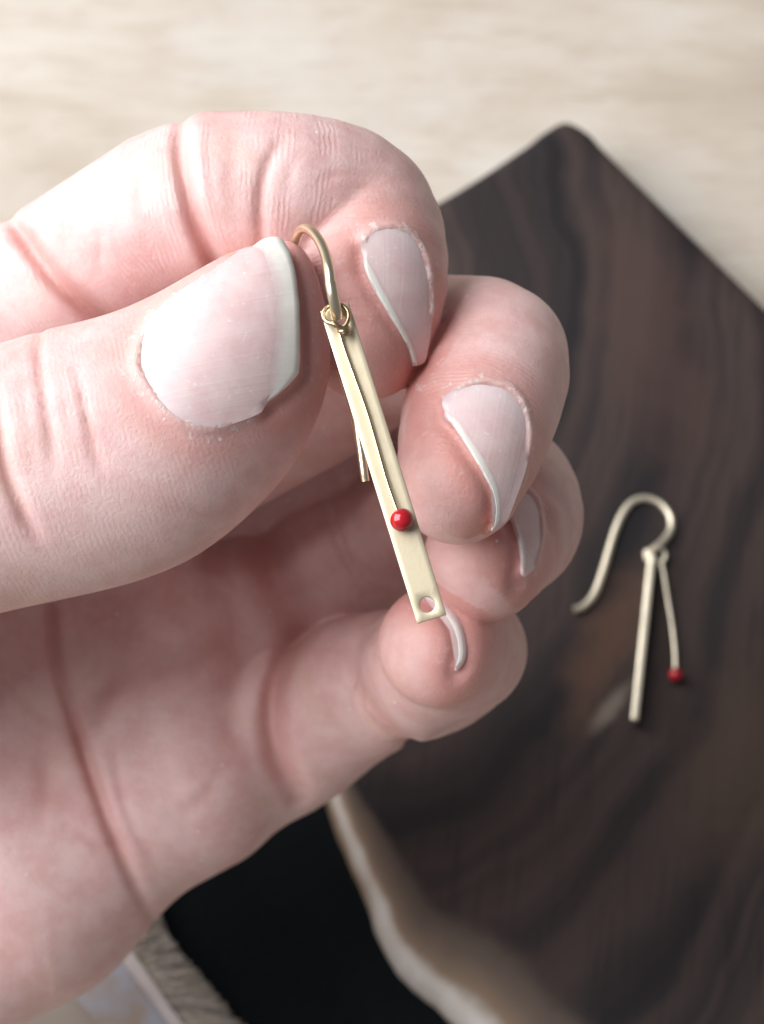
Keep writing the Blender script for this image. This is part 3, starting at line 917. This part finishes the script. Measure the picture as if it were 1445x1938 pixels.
import time
t0 = time.time()
HRES = 0.40
V, Fq = polygonise(hand_sdf, (-122, -100, -84), (26, 46, 6), HRES)
for _ in range(2):          # settle the vertices on the surface
    fn = np.cross(V[Fq[:, 2]] - V[Fq[:, 0]], V[Fq[:, 3]] - V[Fq[:, 1]])
    vn = np.zeros_like(V)
    for c_ in range(4):
        for a in range(3): vn[:, a] += np.bincount(Fq[:, c_], fn[:, a], len(V))
    vn /= np.linalg.norm(vn, axis=1)[:, None] + 1e-12
    V = V - vn * np.clip(hand_sdf(V), -0.3, 0.3)[:, None] * 0.85
print('hand mesh', len(V), len(Fq), time.time() - t0)

# what the skin looks like where: folds, dry cuticles, reddened tips
def hand_features(V):
    P = V.astype(f32); px, py = proj(P)
    tot, fing, th, palm = bare(P, True)
    own = np.argmin(np.stack(fing + [th, palm], 1), 1)
    names = ['index', 'middle', 'ring', 'pinky', 'thumb', 'palm']
    cutl = np.zeros(len(P)); crease = np.zeros(len(P)); dry = np.zeros(len(P)); red = np.zeros(len(P))
    for o, C, dep, wid, zg in CREASES:
        f = crease_field(P, px, py, C, min(1.0, .35 + dep * .5), wid, zg, 1.15)
        crease += f * (own == names.index(o))
    for nm, N in NAILS.items():
        sel, g, e, hw = nail_feat(P, N)
        free = 1 - sstep(e - np.abs(g), 0.15, 1.2)
        ok = (np.abs(hw) < 2.5)
        dry[sel] += .42 * np.exp(-((g - 0.5) / 0.6) ** 2) * (1 - free) * ok * (1.0 if nm in ('thumb', 'middle', 'index') else .3)
        cutl[sel] += np.exp(-((g - 0.28) / 0.17) ** 2) * (1 - free) * ok * (1.0 if nm in ('thumb', 'middle', 'index') else .3)
        dry[sel] += .25 * np.exp(-((g - 1.6) / 1.6) ** 2) * ok
        red[sel] += .55 * np.exp(-((g - 1.9) / 1.7) ** 2) * ok
        red[sel] += .9 * np.exp(-((g - 0.5) / 1.2) ** 2) * free * ok
        crease[sel] += .45 * np.exp(-((g + .05) / 0.16) ** 2) * ok
    for k, r in (('index', 7), ('middle', 6.5), ('ring', 6.5), ('pinky', 6)):
        t = DIST[k][-1, :3]
        red += .38 * np.exp(-(((V - t) ** 2).sum(1)) / r ** 2 / 1.6)
    tt = at(560, 700, -6)
    red += .50 * np.exp(-(((V - tt) ** 2).sum(1)) / 55.0)
    # coordinate along the finger, for the fine flexure lines
    sc = np.zeros(len(P)); amp = np.full(len(P), .5)
    for i, k in enumerate(('index', 'middle', 'ring', 'pinky')):
        m = own == i
        S = np.concatenate([PROX[k], DIST[k][1:]]); L = np.r_[0, np.cumsum(np.linalg.norm(np.diff(S[:, :3], axis=0), axis=1))]
        Q = V[m]; bd = np.full(len(Q), 1e9); bs = np.zeros(len(Q))
        for j in range(len(S) - 1):
            ba = S[j + 1, :3] - S[j, :3]; l2 = (ba ** 2).sum() + 1e-9
            t = ((Q - S[j, :3]) @ ba) / l2; tcl = np.clip(t, 0, 1)
            d = ((Q - S[j, :3] - tcl[:, None] * ba) ** 2).sum(1)
            mm = d < bd; bd = np.where(mm, d, bd); bs = np.where(mm, L[j] + tcl * (L[j + 1] - L[j]), bs)
        tip = np.exp(-((Q - DIST[k][-1, :3]) ** 2).sum(1) / 90.0)
        sc[m] = bs; amp[m] = .8 + .7 * tip
    m = own == 4
    sc[m] = V[m] @ np.array([0.96, 0.26, 0]); amp[m] = .4
    m = own == 5
    sc[m] = V[m] @ np.array([0.83, 0.55, 0]); amp[m] = .35
    return np.clip(cutl, 0, 1), np.clip(crease, 0, 1), np.clip(dry, 0, 1), np.clip(red, 0, 1), sc, amp
fcut, fcre, fdry, fred, fs, famp = hand_features(V)
org = to_world([V.mean(0)])[0]; Wv = to_world(V); org[2] = Wv[:, 2].min()
hand = new_obj('hand', Wv, Fq, SKIN, origin=org)
a_ = hand.data.attributes.new('feat', 'FLOAT_COLOR', 'POINT')
a_.data.foreach_set('color', np.stack([fcre, fdry, fred, fcut], 1).astype(f32).ravel())
a_ = hand.data.attributes.new('fcoord', 'FLOAT_VECTOR', 'POINT')
a_.data.foreach_set('vector', np.stack([fs, famp, np.zeros_like(fs)], 1).astype(f32).ravel())
tag(hand, 'pale left hand pinching the gold bar earring between thumb and index finger', 'hand')
print('hand done', time.time() - t0)

# ---- nail plates and their white free edges
NLAB = {'thumb': 'broad thumbnail with a wide white free edge', 'index': 'narrow index fingernail seen from the side', 'middle': 'middle fingernail with a curved white free edge',
        'ring': 'ring fingernail half hidden behind the middle finger', 'pinky': 'little fingernail seen edge on'}
def plate_mesh(N, name):
    poly = catmull(np.array(N['poly'], float), 4, True); n = len(poly)
    cen = poly.mean(0); R = 14
    tg = np.roll(poly, -1, 0) - np.roll(poly, 1, 0); tg /= np.linalg.norm(tg, axis=1)[:, None] + 1e-9
    ow = np.stack([tg[:, 1], -tg[:, 0]], 1)
    if ((poly - cen) * ow).sum() < 0: ow = -ow
    fr = line_dist(poly[:, 0], poly[:, 1], catmull(np.array(N['edge_out'], float), 3))
    tuck = np.clip(fr / 14.0, 0, 1)
    rings = [cen + (poly - cen) * t for t in np.linspace(1, 1 / R, R)]
    P2 = np.concatenate(rings + [cen[None]])
    P3 = on_plate(N, P2[:, 0], P2[:, 1])
    k_ = (FOCUS - N['C'][2]) / FOCUS / PXMM
    ow3 = np.stack([ow[:, 0], -ow[:, 1], 0 * ow[:, 0]], 1); ow3 = ow3 - np.outer(ow3 @ N['n'], N['n'])
    rim = P3[:n] + ow3 * (tuck * 0.55)[:, None] - N['n'] * (0.45 - 0.25 * tuck)[:, None]
    u = (P3 - N['C']) @ N['b']; v = (P3 - N['C']) @ N['a']
    vv = (v - v.min()) / (v.max() - v.min())
    V = np.concatenate([P3, rim]); m = len(P3)
    F = []
    for k in range(R - 1):
        for i in range(n):
            j = (i + 1) % n
            F.append((k * n + i, k * n + j, (k + 1) * n + j, (k + 1) * n + i))
    for i in range(n): F.append(((R - 1) * n + i, (R - 1) * n + (i + 1) % n, m - 1))
    for i in range(n): F.append((i, m + i, m + (i + 1) % n, (i + 1) % n))
    o = new_obj('fingernail', to_world(V), F, NAIL, hand, origin=to_world([P3.mean(0)])[0])
    fc = np.concatenate([np.stack([u, vv, 0 * u], 1), np.stack([u[:n], vv[:n], 0 * u[:n]], 1)])
    at_ = o.data.attributes.new('fcoord', 'FLOAT_VECTOR', 'POINT'); at_.data.foreach_set('vector', fc.astype(f32).ravel())
    fix_normals(o)
    o['label'] = NLAB[name]
    # free edge: a strip lying over the end of the plate
    K = 10; W = 5
    A = catmull(np.array(N['edge_out'], float), K); Bc = catmull(np.array(N['edge_in'], float), K)
    if name in ('index', 'middle'): Bc = A + (Bc - A) * 0.78
    nA = len(A); rs = np.random.RandomState(5)
    jag = np.convolve(rs.randn(nA + 8), np.ones(5) / 5, 'same')[4:-4] * .05
    rows = []
    for k in range(W):
        t = k / (W - 1)
        q = A * (1 - t) + Bc * t
        q = A + (q - A) * np.minimum(1, np.minimum(np.arange(nA) + .6, nA - .4 - np.arange(nA)) / (.14 * nA))[:, None] ** .7
        q = q + (Bc - A) * (jag[:, None] * (1.0 if t > .5 else 0))
        p3 = on_plate(N, q[:, 0], q[:, 1]) + N['n'] * 0.014
        if k == 0: p3 = p3 + N['a'] * (jag * 0.9)[:, None]
        rows.append(p3)
    rows.insert(0, rows[0] - N['n'] * 0.26)
    E = np.concatenate(rows); F = []
    for k in range(len(rows) - 1):
        for i in range(nA - 1):
            F.append((k * nA + i, k * nA + i + 1, (k + 1) * nA + i + 1, (k + 1) * nA + i))
    e = new_obj('free_edge', to_world(E), F, NAIL_EDGE, o, origin=to_world([E.mean(0)])[0])
    fc = np.stack([(E - N['C']) @ N['b'], np.ones(len(E)), np.repeat([0, 0, .25, .5, .75, 1.0], nA)], 1)
    at_ = e.data.attributes.new('fcoord', 'FLOAT_VECTOR', 'POINT'); at_.data.foreach_set('vector', fc.astype(f32).ravel())
    fix_normals(e, N['n'])
    return o
def fix_normals(o, n=None):
    bm = bmesh.new(); bm.from_mesh(o.data)
    bmesh.ops.recalc_face_normals(bm, faces=bm.faces)
    bm.to_mesh(o.data); bm.free()
for k, N in NAILS.items(): plate_mesh(N, k)

# ------------------------------------------------------------------ earrings
def tube(path, r, seg=12, cap=True):
    """round wire along 3-D points; r may be a list"""
    P = np.asarray(path, float); n = len(P)
    rr = np.full(n, r) if np.isscalar(r) else np.asarray(r, float)
    T = np.gradient(P, axis=0); T /= np.linalg.norm(T, axis=1)[:, None]
    up = np.array([0.3, 0.2, 1.0]); nn = np.cross(T[0], up); nn /= np.linalg.norm(nn)
    V, F = [], []
    for i in range(n):
        nn = nn - T[i] * (nn @ T[i]); nn /= np.linalg.norm(nn)
        b = np.cross(T[i], nn)
        for k in range(seg):
            a = 2 * math.pi * k / seg
            V.append(P[i] + (nn * math.cos(a) + b * math.sin(a)) * rr[i])
    for i in range(n - 1):
        for k in range(seg):
            k2 = (k + 1) % seg
            F.append((i * seg + k, i * seg + k2, (i + 1) * seg + k2, (i + 1) * seg + k))
    if cap:
        F.append([seg - 1 - k for k in range(seg)]); F.append([(n - 1) * seg + k for k in range(seg)])
    return np.array(V), F
def sphere(c, r, seg=32, ring=20, squash=(1, 1, 1)):
    V, F = [], []
    for i in range(ring + 1):
        th = math.pi * i / ring
        for k in range(seg):
            a = 2 * math.pi * k / seg
            V.append(np.array(c) + np.array([math.sin(th) * math.cos(a) * squash[0], math.sin(th) * math.sin(a) * squash[1], math.cos(th) * squash[2]]) * r)
    for i in range(ring):
        for k in range(seg):
            k2 = (k + 1) % seg
            F.append((i * seg + k, (i + 1) * seg + k, (i + 1) * seg + k2, i * seg + k2))
    return np.array(V), F
def bar_mesh(p0, p1, side, nrm, wid, th, hole_d=2.6, hole_r=0.66, holes=(True, True)):
    """flat bar from p0 to p1 with a round hole near each end, bevelled edges"""
    p0 = np.array(p0, float); p1 = np.array(p1, float)
    L = np.linalg.norm(p1 - p0); ax = (p1 - p0) / L
    n = nrm - ax * (nrm @ ax); n /= np.linalg.norm(n)
    s = np.cross(n, ax); s = s if s @ side > 0 else -s
    bm = bmesh.new()
    hw = wid / 2; S = 32
    def block(c, flip):
        # square cell of length 2*hole_d.. with a hole: ring of verts
        out = []; inn = []
        for k in range(S):
            a = 2 * math.pi * k / S
            d = np.array([math.cos(a), math.sin(a)])
            sc = hw / max(abs(d[0]), abs(d[1]))
            out.append((c + d[1] * sc, d[0] * sc)); inn.append((c + d[1] * hole_r, d[0] * hole_r))
        return out, inn
    polys = []
    c0, c1 = hw, L - hw
    def q(t, w): return (t, w)
    faces2d = []
    for c in (c0, c1):
        o, i_ = block(c, False)
        for k in range(S):
            k2 = (k + 1) % S
            faces2d.append([o[k], o[k2], i_[k2], i_[k]])
    # the middle
    Mx = np.linspace(c0 + hw, c1 - hw, 14)
    edge_a = sorted([w for (t, w) in block(c0, 0)[0] if abs(t - (c0 + hw)) < 1e-9])
    for a, b in zip(Mx[:-1], Mx[1:]):
        for w0, w1 in zip(edge_a[:-1], edge_a[1:]):
            faces2d.append([(a, w0), (b, w0), (b, w1), (a, w1)])
    vmap = {}
    def vv(t, w):
        key = (round(t, 4), round(w, 4))
        if key not in vmap:
            p = p0 + ax * t + s * w + n * (th / 2)
            vmap[key] = bm.verts.new(p)
        return vmap[key]
    for f in faces2d:
        vs = [vv(*p) for p in f]
        vs2 = []
        for x in vs:
            if x not in vs2: vs2.append(x)
        if len(vs2) >= 3:
            try: bm.faces.new(vs2)
            except ValueError: pass
    bmesh.ops.remove_doubles(bm, verts=bm.verts, dist=0.002)
    r = bmesh.ops.extrude_face_region(bm, geom=list(bm.faces))
    for e in r['geom']:
        if isinstance(e, bmesh.types.BMVert): e.co -= Vector(n * th)
    bmesh.ops.recalc_face_normals(bm, faces=bm.faces)
    sharp = [e for e in bm.edges if len(e.link_faces) == 2 and e.calc_face_angle(0) > 0.9]
    bmesh.ops.bevel(bm, geom=sharp, offset=0.055, segments=2, affect='EDGES', profile=0.5)
    bm.verts.ensure_lookup_table()
    V = np.array([v.co[:] for v in bm.verts]); F = [[v.index for v in f.verts] for f in bm.faces]
    bm.verts.index_update()
    F = [[v.index for v in f.verts] for f in bm.faces]
    bm.free()
    return V, F, ax, s, n
def part(name, VF, mat, parent, sub=None, smooth=True):
    V, F = VF[0], VF[1]
    W = to_world(V)
    o = new_obj(name, W, F, mat, parent, smooth=smooth and name != 'bar', origin=W.mean(0))
    if smooth: o.data.set_sharp_from_angle(angle=math.radians(50))
    return o

# the earring held in the hand
ear = empty('earring', tuple(to_world([at(815, 1165, 0)])[0]))
top = at(633, 582, -0.4); bot = at(817, 1172, 3.0)
nb = np.array([-0.03, 0.02, 1.0])
V, F, bax, bs, bn = bar_mesh(top, bot, np.array([1, 0, 0]), nb, 2.55, 0.55)
part('bar', (V, F), GOLD, ear)
def on_bar(px, py, h):
    D = ray_dir(np.array([px]), np.array([py]))[0]; o = np.array([0, 0, FOCUS])
    c = top + bn * (0.275 + h)
    t = ((c - o) @ bn) / (D @ bn)
    return o + D * t
# ear hook: arch, then the tail that runs down behind the bar between thumb and finger
hk = [on_bar(637, 604, .30), at(632, 572, 1.0), at(626, 545, 1.2), at(622, 512, 0.8), at(616, 484, -.4), at(604, 456, -2.0), at(588, 437, -3.6), at(572, 434, -5.0), at(560, 452, -6.4), at(558, 490, -8.0),
      at(590, 585, -9.5), at(636, 680, -9.2), at(665, 765, -6.6), at(680, 838, -4.6), at(687, 883, -4.0), at(691, 911, -4.0)]
hp = catmull(hk, 8)
rad = np.interp(np.arange(len(hp)) / len(hp), [0, .5, 1], [.46, .44, .36])
hook = part('ear_hook', tube(hp, rad, 14), GOLD_WIRE, ear)
# hook end: flattened sleeve that hangs in the loop
sl = catmull([at(625, 535, 1.3), at(629, 556, 1.3), at(634, 580, 1.0), at(639, 602, .5)], 6)
part('hook_sleeve', tube(sl, [.50] * len(sl), 14), GOLD_WIRE, hook)
# wire loop round the hook and two wraps round its own stem
cen = (635.5, 605.0)
lp = []
for k in range(0, 21):
    a = math.radians(118 + k * 15.6)
    lp.append(on_bar(cen[0] + 24.5 * math.cos(a), cen[1] - 25 * math.sin(a) * 1.0, .55 + .25 * math.sin(a * 1.3)))
lp = [on_bar(648, 622, 1.2), on_bar(632, 614, 1.3), on_bar(617, 608, 1.0), on_bar(611, 596, .75), on_bar(616, 584, .6), on_bar(630, 577, .5), on_bar(646, 578, .5), on_bar(657, 588, .6), on_bar(659, 602, .75), on_bar(654, 615, .9), on_bar(645, 622, .95)]
loop = part('wire_loop', tube(catmull(lp, 8), .20, 10), GOLD_DARK, ear)
wr = []
for k in range(0, 34):
    a = k / 33 * 2 * math.pi * 2.3
    wr.append(on_bar(648 + 9.5 * math.cos(a) + k * .10, 619 + k * .34 + 2.2 * math.sin(a), .55 + .48 * math.sin(a) + .15))
part('wire_wrap', tube(np.array(wr), .19, 10), GOLD_DARK, loop)
# head pin: fine wire down the bar to the red ball
pin = [on_bar(644, 620, .55), on_bar(644, 636, .34), on_bar(654, 668, .34), on_bar(671, 715, .34), on_bar(694, 780, .34), on_bar(713, 845, .34), on_bar(730, 905, .4), on_bar(746, 952, .55), on_bar(756, 978, .7)]
part('head_pin', tube(catmull(pin, 8), .165, 12), GOLD_PIN, ear)
V, F = sphere(on_bar(760, 984, .80), .99)
part('red_ball', (V, F), RED, ear)
tag(ear, 'gold bar earring with red ball tipped wire, held between thumb and index finger', 'earring')

GOLD_PALE = mat_gold('pale_gold', 0.48, (0.94, 0.85, 0.67))
# the earring lying on the board
BT = 13.0
far = empty('earring', tuple(ground(1230, 1150, BT) / 1000))
def gpt(px, py, h): return ground(px, py, BT + h)
def gpart(name, VF, mat, parent):
    W = np.asarray(VF[0]) / 1000.0
    o = new_obj(name, W, VF[1], mat, parent, smooth=name != 'bar', origin=W.mean(0))
    o.data.set_sharp_from_angle(angle=math.radians(50))
    return o
hk2 = [gpt(1086, 1154, .7), gpt(1104, 1147, .6), gpt(1124, 1124, .55), gpt(1140, 1082, .55), gpt(1160, 1015, .55), gpt(1176, 975, .55), gpt(1196, 950, .55), gpt(1222, 943, .55), gpt(1250, 954, .55),
       gpt(1268, 978, .6), gpt(1268, 1004, .8), gpt(1252, 1026, 1.1), gpt(1234, 1040, 1.4), gpt(1224, 1050, 1.4), gpt(1226, 1060, 1.2)]
gpart('ear_hook', tube(catmull(hk2, 8), .60, 14), GOLD_PALE, far)
V, F = sphere(gpt(1226, 1047, 1.35), .85, 24, 14)
gpart('hook_ball', (V, F), GOLD_PALE, far)
lp2 = [gpt(1232, 1040, 2.0), gpt(1246, 1036, 2.2), gpt(1258, 1046, 1.9), gpt(1254, 1062, 1.5), gpt(1242, 1062, 1.5), gpt(1236, 1050, 1.9)]
gpart('wire_loop', tube(catmull(lp2, 6), .30, 10), GOLD_PALE, far)
# the bar stands on its long edge, so only its thin side shows
V, F, *_ = bar_mesh(gpt(1233, 1052, 1.4), gpt(1200, 1366, 1.4), np.array([0, 0, 1.0]), np.array([1.0, 0.1, 0.12]), 2.6, 1.05)
gpart('bar', (V, F), GOLD_PALE, far)
pin2 = [gpt(1250, 1060, 1.4), gpt(1256, 1090, 1.2), gpt(1264, 1140, .8), gpt(1272, 1190, .7), gpt(1277, 1240, .8), gpt(1277, 1275, 1.0)]
gpart('head_pin', tube(catmull(pin2, 8), .33, 12), GOLD_PALE, far)
V, F = sphere(gpt(1278, 1277, 1.15), 1.1, 24, 14)
gpart('red_ball', (V, F), RED, far)
tag(far, 'gold hook earring with bar seen edge on and small red ball, lying on walnut board', 'earring')

for o in scene.objects:
    if '_o' in o: del o['_o']
print('script', time.time() - t0)
